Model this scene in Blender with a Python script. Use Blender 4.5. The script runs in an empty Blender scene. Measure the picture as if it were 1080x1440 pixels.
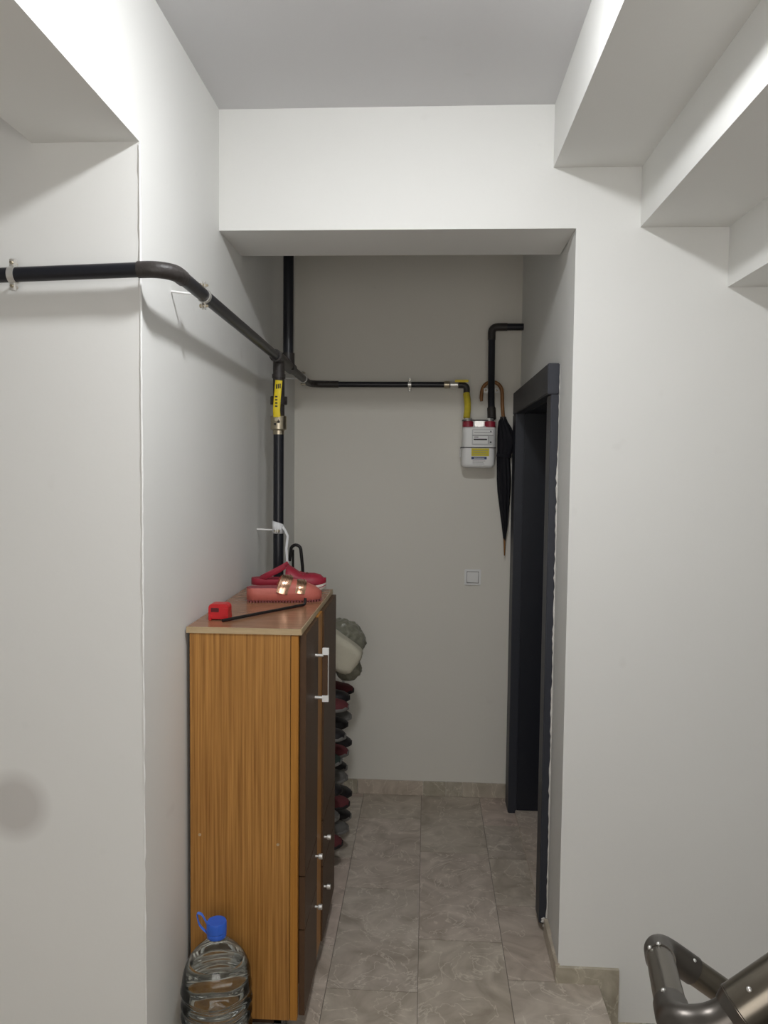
import bpy, bmesh, math, random
from mathutils import Vector, Matrix, noise

# ------------------------------------------------------------------ camera, world, light, exposure
S = bpy.context.scene
COL = S.collection
XL, YF, YH, YR, YB, XR = -.66, 1.754, 2.4235, 2.714, 3.807, .447     # wall planes of the corridor
ZB, ZC = 2.3815, 2.75                                                # beam underside, ceiling
cd = bpy.data.cameras.new('camera'); cam = bpy.data.objects.new('camera', cd); COL.objects.link(cam)
fw = Vector((-.05544, .99675, -.0585)); ri = Vector((.99837, .05615, .01054)); up = Vector((-.01379, .05782, .99823))
cam.matrix_world = Matrix(((ri.x, up.x, -fw.x, 0), (ri.y, up.y, -fw.y, 0), (ri.z, up.z, -fw.z, 1.65), (0, 0, 0, 1)))
cd.sensor_fit = 'VERTICAL'; cd.sensor_height = 24; cd.lens = 1084 / 1440 * 24; cd.clip_start = .02
S.camera = cam
w = bpy.data.worlds.new('world'); S.world = w; w.use_nodes = True
w.node_tree.nodes['Background'].inputs[0].default_value = (.6, .68, .8, 1)
w.node_tree.nodes['Background'].inputs[1].default_value = .3
S.view_settings.view_transform = 'Standard'; S.view_settings.look = 'None'
S.view_settings.exposure = .62; S.view_settings.gamma = 1; S.view_settings.use_curve_mapping = False
LAMP = (.0, 1.32, ZC); LAMP_R = .075; LAMP_STRENGTH = 196; FILL_STRENGTH = 2.3; FILL_COL = (1, .96, .92); LAMP_COL = (.965, .98, 1)

# ------------------------------------------------------------------ materials
def mat(name, col, rough=.5, metal=0, bump=0, bscale=40, var=0, vscale=6, spec=.5, trans=0, ior=1.45, emit=None, coat=0):
    m = bpy.data.materials.new(name); m.use_nodes = True; nt = m.node_tree; N = nt.nodes; L = nt.links
    p = N['Principled BSDF']
    p.inputs['Base Color'].default_value = (*col, 1); p.inputs['Roughness'].default_value = rough
    p.inputs['Metallic'].default_value = metal; p.inputs['Specular IOR Level'].default_value = spec
    p.inputs['Transmission Weight'].default_value = trans; p.inputs['IOR'].default_value = ior
    p.inputs['Coat Weight'].default_value = coat
    tc = N.new('ShaderNodeTexCoord')
    if var:
        nz = N.new('ShaderNodeTexNoise'); nz.inputs['Scale'].default_value = vscale; nz.inputs['Detail'].default_value = 6
        L.new(tc.outputs['Object'], nz.inputs['Vector'])
        mx = N.new('ShaderNodeMix'); mx.data_type = 'RGBA'
        mx.inputs[6].default_value = (*[c * (1 - var) for c in col], 1); mx.inputs[7].default_value = (*[min(1, c * (1 + var)) for c in col], 1)
        L.new(nz.outputs[0], mx.inputs[0]); L.new(mx.outputs[2], p.inputs['Base Color'])
    if bump:
        nb = N.new('ShaderNodeTexNoise'); nb.inputs['Scale'].default_value = bscale; nb.inputs['Detail'].default_value = 5
        L.new(tc.outputs['Object'], nb.inputs['Vector'])
        b = N.new('ShaderNodeBump'); b.inputs['Strength'].default_value = bump; b.inputs['Distance'].default_value = .003
        L.new(nb.outputs[0], b.inputs['Height']); L.new(b.outputs[0], p.inputs['Normal'])
    if emit:
        p.inputs['Emission Color'].default_value = (*emit[0], 1); p.inputs['Emission Strength'].default_value = emit[1]
    return m

def paint(name, col, round_patch=None):
    m = mat(name, col, .62, bump=.08, bscale=60, var=.02, vscale=1.6, spec=.25)
    nt = m.node_tree; N = nt.nodes; L = nt.links; p = N['Principled BSDF']
    src = p.inputs['Base Color'].links[0].from_socket
    tc = N.new('ShaderNodeTexCoord')
    nz = N.new('ShaderNodeTexNoise'); nz.inputs['Scale'].default_value = 9; nz.inputs['Detail'].default_value = 2
    L.new(tc.outputs['Object'], nz.inputs['Vector'])
    rp = N.new('ShaderNodeValToRGB'); rp.color_ramp.elements[0].position = .72; rp.color_ramp.elements[1].position = .86
    rp.color_ramp.elements[0].color = (0, 0, 0, 1); rp.color_ramp.elements[1].color = (.16, .16, .16, 1)
    L.new(nz.outputs[0], rp.inputs[0])
    mx = N.new('ShaderNodeMix'); mx.data_type = 'RGBA'; mx.inputs[7].default_value = (.4, .37, .33, 1)
    L.new(rp.outputs[0], mx.inputs[0]); L.new(src, mx.inputs[6]); out = mx.outputs[2]
    if round_patch:  # soft round darker patch mixed into the paint colour
        sp, r = round_patch
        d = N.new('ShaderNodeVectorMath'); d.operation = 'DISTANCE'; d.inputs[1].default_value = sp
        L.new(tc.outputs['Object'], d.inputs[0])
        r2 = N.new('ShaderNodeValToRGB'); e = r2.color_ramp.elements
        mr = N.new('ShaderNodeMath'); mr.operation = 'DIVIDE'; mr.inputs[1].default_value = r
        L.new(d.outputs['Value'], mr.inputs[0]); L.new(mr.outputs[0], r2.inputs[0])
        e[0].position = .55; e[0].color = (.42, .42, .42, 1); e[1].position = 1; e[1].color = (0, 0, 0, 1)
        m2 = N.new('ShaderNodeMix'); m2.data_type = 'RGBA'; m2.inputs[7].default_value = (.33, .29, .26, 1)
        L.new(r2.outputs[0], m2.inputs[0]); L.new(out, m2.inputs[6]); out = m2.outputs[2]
    L.new(out, p.inputs['Base Color'])
    return m

def marble(name, tint=(1, 1, 1)):
    m = mat(name, (.3, .27, .24), .3, spec=.4); nt = m.node_tree; N = nt.nodes; L = nt.links; p = N['Principled BSDF']
    tc = N.new('ShaderNodeTexCoord'); oi = N.new('ShaderNodeObjectInfo')
    cmb = N.new('ShaderNodeVectorMath'); cmb.operation = 'ADD'
    sc = N.new('ShaderNodeMath'); sc.operation = 'MULTIPLY'; sc.inputs[1].default_value = 37
    L.new(oi.outputs['Random'], sc.inputs[0]); L.new(tc.outputs['Object'], cmb.inputs[0]); L.new(sc.outputs[0], cmb.inputs[1])
    n1 = N.new('ShaderNodeTexNoise'); n1.inputs['Scale'].default_value = 7; n1.inputs['Detail'].default_value = 8; n1.inputs['Distortion'].default_value = 1.6
    L.new(cmb.outputs[0], n1.inputs['Vector'])
    r1 = N.new('ShaderNodeValToRGB'); e = r1.color_ramp.elements
    e[0].position = .3; e[0].color = (.37, .315, .26, 1); e[1].position = .72; e[1].color = (.62, .55, .48, 1)
    L.new(n1.outputs[0], r1.inputs[0])
    # pale veins
    n2 = N.new('ShaderNodeTexNoise'); n2.inputs['Scale'].default_value = 4.5; n2.inputs['Detail'].default_value = 6; n2.inputs['Distortion'].default_value = 2.5
    L.new(cmb.outputs[0], n2.inputs['Vector'])
    r2 = N.new('ShaderNodeValToRGB'); e = r2.color_ramp.elements
    e[0].position = .485; e[0].color = (0, 0, 0, 1); e[1].position = .515; e[1].color = (0, 0, 0, 1)
    k = r2.color_ramp.elements.new(.5); k.color = (.7, .7, .7, 1)
    L.new(n2.outputs[0], r2.inputs[0])
    mx = N.new('ShaderNodeMix'); mx.data_type = 'RGBA'; mx.inputs[7].default_value = (.74, .68, .60, 1)
    L.new(r2.outputs[0], mx.inputs[0]); L.new(r1.outputs[0], mx.inputs[6])
    # each tile is of its own tone
    r3 = N.new('ShaderNodeValToRGB'); r3.color_ramp.interpolation = 'CONSTANT'; e = r3.color_ramp.elements
    e[0].position = 0; e[0].color = (.95, .95, .91, 1); e[1].position = .25; e[1].color = (1, .98, .96, 1)
    for q, c in ((.5, (1.06, 1.0, .99)), (.65, (.97, .97, .95)), (.85, (1.08, 1.05, 1.02))):
        k = r3.color_ramp.elements.new(q); k.color = (*c, 1)
    L.new(oi.outputs['Random'], r3.inputs[0])
    m3 = N.new('ShaderNodeMix'); m3.data_type = 'RGBA'; m3.blend_type = 'MULTIPLY'; m3.inputs[0].default_value = 1
    L.new(mx.outputs[2], m3.inputs[6]); L.new(r3.outputs[0], m3.inputs[7])
    m4 = N.new('ShaderNodeMix'); m4.data_type = 'RGBA'; m4.blend_type = 'MULTIPLY'; m4.inputs[0].default_value = 1
    m4.inputs[7].default_value = (*tint, 1)
    L.new(m3.outputs[2], m4.inputs[6]); L.new(m4.outputs[2], p.inputs['Base Color'])
    return m

def wood(name, dark, light, scale=(160, 160, 2.2), rough=.42):
    m = mat(name, light, rough, spec=.4); nt = m.node_tree; N = nt.nodes; L = nt.links; p = N['Principled BSDF']
    tc = N.new('ShaderNodeTexCoord'); mp = N.new('ShaderNodeMapping'); mp.inputs['Scale'].default_value = scale
    L.new(tc.outputs['Object'], mp.inputs[0])
    n = N.new('ShaderNodeTexNoise'); n.inputs['Scale'].default_value = 1; n.inputs['Detail'].default_value = 4; n.inputs['Roughness'].default_value = .65
    L.new(mp.outputs[0], n.inputs['Vector'])
    r = N.new('ShaderNodeValToRGB'); e = r.color_ramp.elements
    e[0].position = .32; e[0].color = (*dark, 1); e[1].position = .66; e[1].color = (*light, 1)
    L.new(n.outputs[0], r.inputs[0]); L.new(r.outputs[0], p.inputs['Base Color'])
    return m

def clear(name, col, gloss=.25):
    """thin clear plastic: mostly see-through with a glossy skin"""
    m = bpy.data.materials.new(name); m.use_nodes = True; N = m.node_tree.nodes; L = m.node_tree.links
    N.remove(N['Principled BSDF']); o = N['Material Output']
    t = N.new('ShaderNodeBsdfTransparent'); t.inputs[0].default_value = (*col, 1)
    g = N.new('ShaderNodeBsdfGlossy'); g.inputs['Roughness'].default_value = .06
    f = N.new('ShaderNodeLayerWeight'); f.inputs[0].default_value = gloss
    x = N.new('ShaderNodeMixShader'); L.new(f.outputs['Fresnel'], x.inputs[0]); L.new(t.outputs[0], x.inputs[1]); L.new(g.outputs[0], x.inputs[2])
    L.new(x.outputs[0], o.inputs[0]); return m

M = dict(
    wall=paint('warm_white_paint', (.79, .79, .765)),
    wall_patch=paint('warm_white_paint_with_round_patch', (.79, .79, .765), ((-.978, 1.754, .828), .095)),
    ceil=paint('grey_white_ceiling_paint', (.70, .70, .71)),
    alcove=paint('yellowed_white_paint', (.76, .735, .665)),
    marble=marble('beige_grey_marble'), marble_skirt=marble('skirting_marble', (.93, .96, .92)),
    grout=mat('grout', (.24, .21, .18), .9), bead=mat('white_plaster_bead', (.88, .88, .86), .5, bump=.5, bscale=60),
    pipe=mat('black_enamel_pipe', (.012, .013, .018), .32), pipe2=mat('brownish_black_fitting', (.035, .03, .028), .45, bump=.4, bscale=120),
    chrome=mat('zinc_steel', (.72, .71, .68), .32, .75), brass=mat('worn_nickel_brass', (.50, .44, .33), .35, 1, var=.2, vscale=60),
    white=mat('white_plastic', (.82, .82, .80), .4), paper=mat('white_paper', (.75, .76, .77), .8),
    yellow=mat('yellow_plastic', (.80, .62, .02), .4), ink=mat('black_ink', (.02, .02, .02), .6),
    hose=mat('yellow_hose', (.62, .50, .04), .4, var=.15, vscale=90),
    meter=mat('meter_enamel', (.84, .84, .82), .38), red=mat('dark_red_cap', (.30, .02, .04), .4),
    label=mat('pale_label', (.60, .61, .60), .5), ylabel=mat('yellow_label', (.66, .56, .03), .5), navy=mat('navy_label', (.03, .05, .16), .5),
    grey=mat('grey_print', (.30, .28, .28), .6),
    slate=mat('slate_lacquer', (.030, .033, .044), .45), navy_door=mat('navy_black_door', (.006, .008, .018), .4),
    rubble=mat('torn_plaster', (.72, .70, .66), .9, bump=1, bscale=200),
    wood=wood('zebrano_veneer', (.25, .105, .022), (.50, .245, .062)), honey=wood('honey_edge_veneer', (.36, .15, .022), (.46, .205, .035)),
    top=wood('red_brown_laminate', (.24, .115, .06), (.32, .165, .09), (8, 60, 60), .22), edge=wood('pale_edge_band', (.40, .29, .16), (.50, .38, .23), (8, 60, 60)),
    wenge=mat('brown_foil', (.085, .046, .024), .5, spec=.3, var=.12, vscale=3), cab_dark=mat('cabinet_inside', (.05, .025, .012), .8),
    coral=mat('coral_foam', (.48, .125, .095), .5, bump=.2, bscale=150), coral_dark=mat('dark_coral_tread', (.20, .05, .05), .7),
    gold=mat('rose_gold_foil', (.80, .48, .33), .2, 1), crimson=mat('crimson_foam', (.32, .018, .040), .48, bump=.15, bscale=150),
    cream=mat('cream_sole', (.68, .64, .58), .5), footbed=mat('footbed', (.30, .07, .08), .7),
    tapered=mat('red_plastic', (.52, .015, .02), .35), darkred=mat('dark_red_window', (.10, .008, .012), .4),
    iron=mat('blackened_steel', (.02, .018, .018), .42, .4),
    fabric=mat('black_umbrella_cloth', (.006, .006, .010), .8, bump=.3, bscale=50), cane=wood('brown_cane', (.20, .085, .025), (.33, .155, .05), (60, 60, 6), .35),
    cap=mat('blue_cap', (.03, .12, .58), .35), loop=mat('blue_loop', (.08, .20, .72), .4), pet=clear('clear_pet', (.95, .97, .96), .3),
    water=mat('water', (.96, .98, .98), .0, trans=1, ior=1.33), 
    rail=mat('dark_bronze_steel', (.16, .142, .115), .26, .9), railjoint=mat('darker_bronze', (.10, .09, .08), .35, .8),
    beige=mat('beige_cloth', (.52, .49, .39), .85, bump=.5, bscale=90), bag=mat('olive_grey_plastic_bag', (.22, .215, .165), .28, bump=.7, bscale=35, var=.3, vscale=14),
    darkshoe=mat('black_leather', (.014, .012, .014), .5), maroon=mat('maroon_suede', (.11, .022, .026), .8), greyshoe=mat('grey_suede', (.12, .115, .105), .8),
    green=mat('dark_green_canvas', (.02, .035, .028), .8), sole=mat('grey_rubber', (.17, .165, .155), .6), brownshoe=mat('brown_leather', (.12, .06, .045), .5),
    lining=mat('dark_navy_lining', (.014, .016, .024), .45),
    fill_pane=mat('fill_light_glass', (.8, .8, .8), .5, emit=(FILL_COL, FILL_STRENGTH)),  # glow added to brighten the corridor from behind the camera
    glow=mat('lamp_diffuser', (.9, .9, .9), .5, emit=(LAMP_COL, LAMP_STRENGTH)),
)

# ------------------------------------------------------------------ builders
def bx(bm, x0, x1, y0, y1, z0, z1):
    v = [bm.verts.new((x, y, z)) for x in (x0, x1) for y in (y0, y1) for z in (z0, z1)]
    for f in ((0, 1, 3, 2), (4, 6, 7, 5), (0, 4, 5, 1), (2, 3, 7, 6), (0, 2, 6, 4), (1, 5, 7, 3)): bm.faces.new([v[i] for i in f])
    return v

def prism(bm, pts, axis, a, b):
    """closed polygon extruded along an axis ('x','y','z') from a to b"""
    def P(u, v, t): return {'x': (t, u, v), 'y': (u, t, v), 'z': (u, v, t)}[axis]
    A = [bm.verts.new(P(u, v, a)) for u, v in pts]; B = [bm.verts.new(P(u, v, b)) for u, v in pts]
    bm.faces.new(A); bm.faces.new(B[::-1])
    for i in range(len(pts)):
        j = (i + 1) % len(pts); bm.faces.new((A[i], B[i], B[j], A[j]))

def sweep(bm, pts, r, n=16, cap=True, flat=None):
    """tube through the points; r a number or one per point; flat=(wide, thin, up) gives a strap"""
    pts = [Vector(p) for p in pts]; R = r if isinstance(r, (list, tuple)) else [r] * len(pts)
    rings = []; u = None
    for i, p in enumerate(pts):
        t = (pts[min(i + 1, len(pts) - 1)] - pts[max(i - 1, 0)]).normalized()
        if u is None: u = t.cross(Vector((0, 0, 1)) if abs(t.z) < .9 else Vector((1, 0, 0))).normalized()
        u = (u - t * u.dot(t)).normalized(); v = t.cross(u)
        if flat: u2 = (Vector(flat[2]) - t * Vector(flat[2]).dot(t)).normalized(); v2 = t.cross(u2)
        ring = []
        for k in range(n):
            a = 2 * math.pi * k / n
            if flat: ring.append(bm.verts.new(p + u2 * math.cos(a) * flat[0] + v2 * math.sin(a) * flat[1]))
            else: ring.append(bm.verts.new(p + (u * math.cos(a) + v * math.sin(a)) * R[i]))
        rings.append(ring)
    for A, B in zip(rings, rings[1:]):
        for k in range(n): bm.faces.new((A[k], A[(k + 1) % n], B[(k + 1) % n], B[k]))
    if cap: bm.faces.new(rings[0][::-1]); bm.faces.new(rings[-1])

def lathe(bm, prof, c, n=32, axis='z', cap=True):
    rings = []
    for r, h in prof:
        ring = []
        for k in range(n):
            a = 2 * math.pi * k / n; x, y = r * math.cos(a), r * math.sin(a)
            ring.append(bm.verts.new(Vector(c) + Vector({'z': (x, y, h), 'y': (x, h, y), 'x': (h, x, y)}[axis])))
        rings.append(ring)
    for A, B in zip(rings, rings[1:]):
        for k in range(n): bm.faces.new((A[k], A[(k + 1) % n], B[(k + 1) % n], B[k]))
    if cap: bm.faces.new(rings[0][::-1]); bm.faces.new(rings[-1])

def arc(c, a0, a1, r, plane, n=8):
    """points of an arc round c; plane 'xy','xz','yz'"""
    o = []
    for i in range(n + 1):
        a = math.radians(a0 + (a1 - a0) * i / n); u, v = r * math.cos(a), r * math.sin(a)
        o.append(Vector(c) + Vector({'xy': (u, v, 0), 'xz': (u, 0, v), 'yz': (0, u, v)}[plane]))
    return o

def roundpath(P, r, n=6):
    """polyline with its corners rounded"""
    P = [Vector(p) for p in P]; out = [P[0]]
    for a, b, c in zip(P, P[1:], P[2:]):
        d1 = (a - b); d2 = (c - b); k = min(r, d1.length * .49, d2.length * .49)
        p0 = b + d1.normalized() * k; p1 = b + d2.normalized() * k
        for i in range(n + 1):
            t = i / n; out.append(p0 * (1 - t) ** 2 + b * 2 * t * (1 - t) + p1 * t * t)
    out.append(P[-1]); return out

def obj(name, bm, m, parent=None, bevel=0, smooth=False, seg=2, sub=0):
    bmesh.ops.recalc_face_normals(bm, faces=bm.faces)
    if bevel: bmesh.ops.bevel(bm, geom=list(bm.edges), offset=bevel, segments=seg, affect='EDGES', clamp_overlap=True)
    me = bpy.data.meshes.new(name); bm.to_mesh(me); bm.free(); me.materials.append(m)
    o = bpy.data.objects.new(name, me); COL.objects.link(o)
    if parent:
        q, off = parent, Vector()
        while q: off += Vector(q.location); q = q.parent
        o.parent = parent; o.location = -off
    if smooth:
        me.shade_smooth() if smooth is True else me.set_sharp_from_angle(angle=math.radians(smooth))
        if smooth is not True:
            for p in me.polygons: p.use_smooth = True
    if sub: s = o.modifiers.new('sub', 'SUBSURF'); s.levels = s.render_levels = sub
    return o

SINGLE = {'bracket', 'foot_rib', 'print_line', 'index_plate', 'frame_line', 'casing', 'casing_head', 'lining', 'raised_panel'}
def B(name, m, parent, *boxes, bevel=0, smooth=False):
    if name in SINGLE and len(boxes) > 1: return [B(name, m, parent, b, bevel=bevel) for b in boxes][0]
    bm = bmesh.new()
    for b in boxes: bx(bm, *b)
    return obj(name, bm, m, parent, bevel, smooth)

def T(name, m, parent, pts, r, n=16, flat=None):
    bm = bmesh.new(); sweep(bm, pts, r, n, flat=flat); return obj(name, bm, m, parent, smooth=50)

def Lt(name, m, parent, prof, c, axis='z', n=28):
    bm = bmesh.new(); lathe(bm, prof, c, n, axis); return obj(name, bm, m, parent, smooth=40)

def thing(name, label, cat, loc=(0, 0, 0), group=None):
    o = bpy.data.objects.new(name, None); COL.objects.link(o); o.location = loc; o.empty_display_size = .05
    o['label'] = label; o['category'] = cat
    if group: o['group'] = group
    return o

def struct(o, label=None):
    o['kind'] = 'structure'
    if label: o['label'] = label
    return o

# ------------------------------------------------------------------ the setting
FX = .571                                     # edge of the landing, first step down
struct(B('floor', M['grout'], None, (-2.2, .563, -1, 4.0, -.15, -.004), (.563, 1.7, 2.6, 4.0, -.15, -.004)), 'grey beige marble tile floor of the corridor and landing')
floor = bpy.data.objects['floor']
def tile(x0, x1, y0, y1):
    g = .0011
    o = B('tile', M['marble'], floor, (x0 + g, x1 - g, y0 + g, y1 - g, -.012, 0)); return o
cols = [(-.588, -.298, [3.76, 3.153, 2.553, 1.95, 1.35]), (-.298, -.008, [3.531, 2.926, 2.336, 1.736, 1.136]),
        (-.008, .2824, [3.228, 2.612, 1.996, 1.38]), (-.66, -.588, [3.3, 2.7, 2.1])]
for x0, x1, js in cols:
    js = [j for j in js if j < YB - .02]
    y = YB
    for j in js + [.55, -.05, -1]:
        if x0 < -.6 and j < YF: j = YF
        if j >= y: continue
        tile(x0, x1, j, y); y = j
y = YB
for j in (3.497, 3.19, 2.843, 2.417): tile(.2824, .443, j, y); y = j
for j in (1.9, 1.3, .7, .1, -.5, -1): tile(.2824, FX, j, y); y = j
for i in range(6):
    x1 = -.588 - .29 * i; x0 = max(x1 - .29, -2.2); y = YF
    for j in (1.3, .7, .1, -.5, -1):
        if x1 - x0 > .02: tile(x0, x1, j, y)
        y = j

struct(B('wall_left', M['wall_patch'], None, (-2.2, XL, YF, 3.95, -.15, ZC)), 'white wall on the left with an outer corner, carrying the gas pipe')
struct(B('trim_1', M['wall'], None, (-.91, XL, -1, YF, 2.378, ZC)), 'white beam running towards the viewer at the top left')
struct(B('wall_back', M['alcove'], None, (XL, 1.7, YB, 3.95, -.15, ZC)), 'end wall of the corridor behind the gas meter')
DY0, DY1, DZ = 2.765, 3.64, 1.915
struct(B('wall_right', M['wall'], None, (XR, .60, 2.56, DY0, -.15, ZC), (XR, .60, DY1, YB, -.15, ZC), (XR, .60, DY0, DY1, DZ, ZC)), 'right corridor wall with the dark door')
struct(B('wall_front', M['wall'], None, (.4424, 2.6, YH, 2.56, -1.7, 3.3)), 'white wall right of the corridor opening')
struct(B('trim_2', M['wall'], None, (XL, XR - .004, YH + .0005, YR, ZB, ZC)), 'white header beam over the corridor opening')
struct(B('ceiling', M['ceil'], None, (-2.2, .37, -1, 3.95, ZC, ZC + .12), (.37, 1.7, 2.56, 3.95, ZC, ZC + .12)), 'grey white ceiling')
struct(B('ceiling_stairwell', M['ceil'], None, (.37, 2.6, -1, 2.56, 3.3, 3.4)), 'ceiling over the stairwell')
struct(B('trim_3', M['wall'], None, (.27, .37, -1, 2.56, ZC + .12, 3.3)), 'edge of the upper landing')
struct(B('wall_behind', M['wall'], None, (-2.2, 2.6, -1.15, -1, -1.7, 3.3)), 'wall behind the viewer')
struct(B('wall_side', M['wall'], None, (-2.35, -2.2, -1.15, 3.95, -.15, ZC)), 'far left wall of the landing')
struct(B('wall_stairwell', M['wall'], None, (2.6, 2.75, -1.15, 2.56, -1.85, 3.3)), 'far wall of the stairwell')
struct(B('floor_stairwell', M['grout'], None, (.57, 2.6, -1, 2.42, -1.85, -1.7)), 'floor at the foot of the lower flight')
struct(B('wall_landing', M['wall'], None, (.45, .56, -1, YH, -1.7, -.15)), 'wall under the landing edge')
wn = struct(B('fill_window_1', M['slate'], None, (-.75, .95, -1, -.975, .85, 2.15), bevel=.004), 'added fill light shaped as a frosted window behind the viewer')  # added glowing panel for fill light, no window is known here
for x in (-.70, .12): B('fill_pane', M['fill_pane'], wn, (x, x + .78, -.974, -.97, .90, 2.10))
# rough plaster bead on the outer corner of the left wall
bm = bmesh.new(); rnd = random.Random(3); pts = []
for i in range(90):
    z = ZB - .01 - i * ((ZB - .02) / 89); pts.append((XL + rnd.uniform(-.0008, .0006), YF + rnd.uniform(-.0008, .0008), z))
sweep(bm, pts, [rnd.uniform(.0022, .0034) if p[2] > 1.2 else rnd.uniform(.0008, .0034) for p in pts], 8)
struct(obj('trim_4', bm, M['bead'], None, smooth=True), 'uneven white plaster bead down the left corner')

# stair flight overhead: stepped underside
run, rise, sx, sz = .2646, .1794, .3703, 2.5629
low = []; topz = []
for k in range(8):
    low += [(sx + run * k, (ZC + .0 if k == 0 else sz - rise * (k - 1))), (sx + run * k, sz - rise * k)]
low.append((sx + run * 8, sz - rise * 7))
hi = [(x, z + .33) for x, z in low[1:]]
hi = [(sx, ZC + .13)] + [(x + .0, z) for x, z in hi][1:]
bm = bmesh.new(); prism(bm, low + hi[::-1], 'y', 1.2, YH)
struct(obj('staircase', bm, M['wall'], None), 'white stepped underside of the stair flight overhead')
# flight going down to the right
bm = bmesh.new(); P = [(FX - .003, -.15), (FX - .003, -.03)]
for k in range(1, 8): P += [(FX + run * (k - 1) - .003, -rise * k - .0), (FX + run * k, -rise * k)]
P = [(FX - .011, -.004)] + P[2:] + [(FX + run * 7, -1.69), (FX - .011, -1.69)]
prism(bm, P, 'y', 1.2, YH)
low_stairs = struct(obj('staircase', bm, M['marble_skirt'], None), 'marble stair flight going down on the right')
for k in range(1, 6): B('tread', M['marble'], low_stairs, (FX + run * (k - 1) - .002, FX + run * k + .012, 1.2, YH - .013, -rise * k, -rise * k + .02), bevel=.003)

# skirting
def skirt(name, label, boxes):
    e = B(name, M['grout'], None, *[(a + .001, b - .001, c + .001, d - .001, e_, f - .002) for a, b, c, d, e_, f in boxes[:1]]); struct(e, label)
    for b in boxes: B('skirting_tile', M['marble_skirt'], e, b, bevel=.0015)
g = .0008
skirt('baseboard_back', 'marble skirting along the end wall', [(a + g, b - g, YB - .012, YB, 0, .072) for a, b in ((-.645, -.33), (-.33, 0), (0, .115), (.115, .196), (.196, .434))])
skirt('baseboard_right', 'marble skirting on the right corridor wall', [(XR - .014, XR, a + g, b - g, 0, .06) for a, b in ((YH - .012, 2.67),)] + [(XR - .012, XR, 3.765, YB - .013, 0, .06)])
skirt('baseboard_left', 'marble skirting along the left wall', [(XL, XL + .012, a + g, b - g, 0, .065) for a, b in ((YF, 2.3), (2.3, 2.9), (2.9, 3.5), (3.5, YB - .013))])
bm = bmesh.new()
P = [(.434, 0), (FX, 0), (FX, -.36), (FX + run + .07, -.36 - .05)]
P = [(.434, .052), (.634, .052), (.634, .052 - rise), (.634 + run, .052 - rise), (.634 + run, .052 - 2 * rise), (.634 + 2 * run, .052 - 2 * rise), (.634 + 2 * run, -.62), (.60, -.24), (FX + .002, -.02), (FX, 0), (.434, 0)]
prism(bm, P, 'y', YH - .012, YH)
struct(obj('baseboard_stair', bm, M['marble_skirt'], None), 'stepped marble skirting beside the stair going down')

# door with dark frame in the right wall
d = thing('door_1', 'dark slate framed door in the right corridor wall', 'door', (XR, 3.2, 0)); del d['category']; d['kind'] = 'structure'
cx0 = .407
B('casing', M['slate'], d, (cx0 + .012, XR, DY0 - .08, DY0 + .01, .03, DZ - .011), (cx0, XR, DY1 - .01, DY1 + .115, .0, DZ - .011), bevel=.003)
B('casing_head', M['slate'], d, (cx0, XR, DY0 - .08, DY1 + .115, DZ - .01, DZ + .095), bevel=.003)
B('lining', M['lining'], d, (XR, .60, DY0, DY0 + .012, .016, DZ), (XR, .60, DY1 - .012, DY1, .016, DZ), (XR, .60, DY0 + .012, DY1 - .012, DZ - .012, DZ), bevel=.002)
leaf = B('door_leaf', M['navy_door'], d, (.585, .625, DY0 + .013, DY1 - .013, .022, DZ - .014), bevel=.003)
B('raised_panel', M['navy_door'], leaf, (.578, .586, DY0 + .12, DY1 - .12, .2, .9), (.578, .586, DY0 + .12, DY1 - .12, 1.02, DZ - .15), bevel=.003)
B('threshold', M['marble'], d, (XR - .006, .70, DY0 - .06, DY1 + .02, -.003, .015), bevel=.002)
bm = bmesh.new(); rnd = random.Random(8); pts = []
for i in range(120):
    z = .04 + i * (DZ + .04) / 119; pts.append((XR - .0005 + rnd.uniform(-.001, .001), DY0 - .083 + rnd.uniform(-.001, .001), z))
sweep(bm, pts, [rnd.uniform(.001, .0055) if p[2] < 1.7 else .001 for p in pts], 7)
for i in range(10): 
    c = Vector((XR - .012 + rnd.uniform(-.012, .008), DY0 - .085 + rnd.uniform(-.006, .01), .045 + rnd.uniform(-.02, .012)))
    bmesh.ops.create_icosphere(bm, subdivisions=1, radius=rnd.uniform(.003, .007), matrix=Matrix.Translation(c))
obj('torn_plaster', bm, M['rubble'], d)

# ------------------------------------------------------------------ ceiling lamp that lights the landing
l = thing('ceiling_lamp', 'round white ceiling lamp above the landing', 'lamp', LAMP)
Lt('lamp_base', M['white'], l, [(.088, -.001), (.09, -.012), (.08, -.02)], LAMP)
Lt('diffuser', M['glow'], l, [(LAMP_R, -.02), (LAMP_R, -.027), (LAMP_R * .9, -.038), (LAMP_R * .6, -.046), (.01, -.049)], LAMP)

# ------------------------------------------------------------------ gas pipes
PZ = lambda y: 2.086 - .0195 * (y - 1.7)
PX = -.575; r1 = .0165
gp = thing('gas_pipe', 'black gas main pipe running round the left corner, yellow lever valve and hose', 'pipe', (PX, 2.96, 0))
R = .05; FY = 1.714; C = (PX - R, FY + R)
pts = [(-1.6, FY, 2.05), (C[0] - .02, FY, 2.083)]
T('pipe_run', M['pipe'], gp, pts, r1)
T('elbow', M['pipe2'], gp, [(C[0] - .025, FY, 2.083)] + [(C[0] + R * math.sin(a), C[1] - R * math.cos(a), 2.0835) for a in [math.pi / 2 * i / 10 for i in range(11)]] + [(PX, C[1] + .03, 2.083)], r1 * 1.12)
T('pipe_run', M['pipe'], gp, [(PX, C[1], PZ(C[1])), (PX, 2.93, PZ(2.93))], r1)
T('tee', M['pipe2'], gp, [(PX, 2.89, PZ(2.89)), (PX, 3.24, PZ(3.24))], .0235)
T('pipe_run', M['pipe2'], gp, [(PX, 3.22, PZ(3.22)), (PX, 3.60, PZ(3.60))], .0165)
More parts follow.
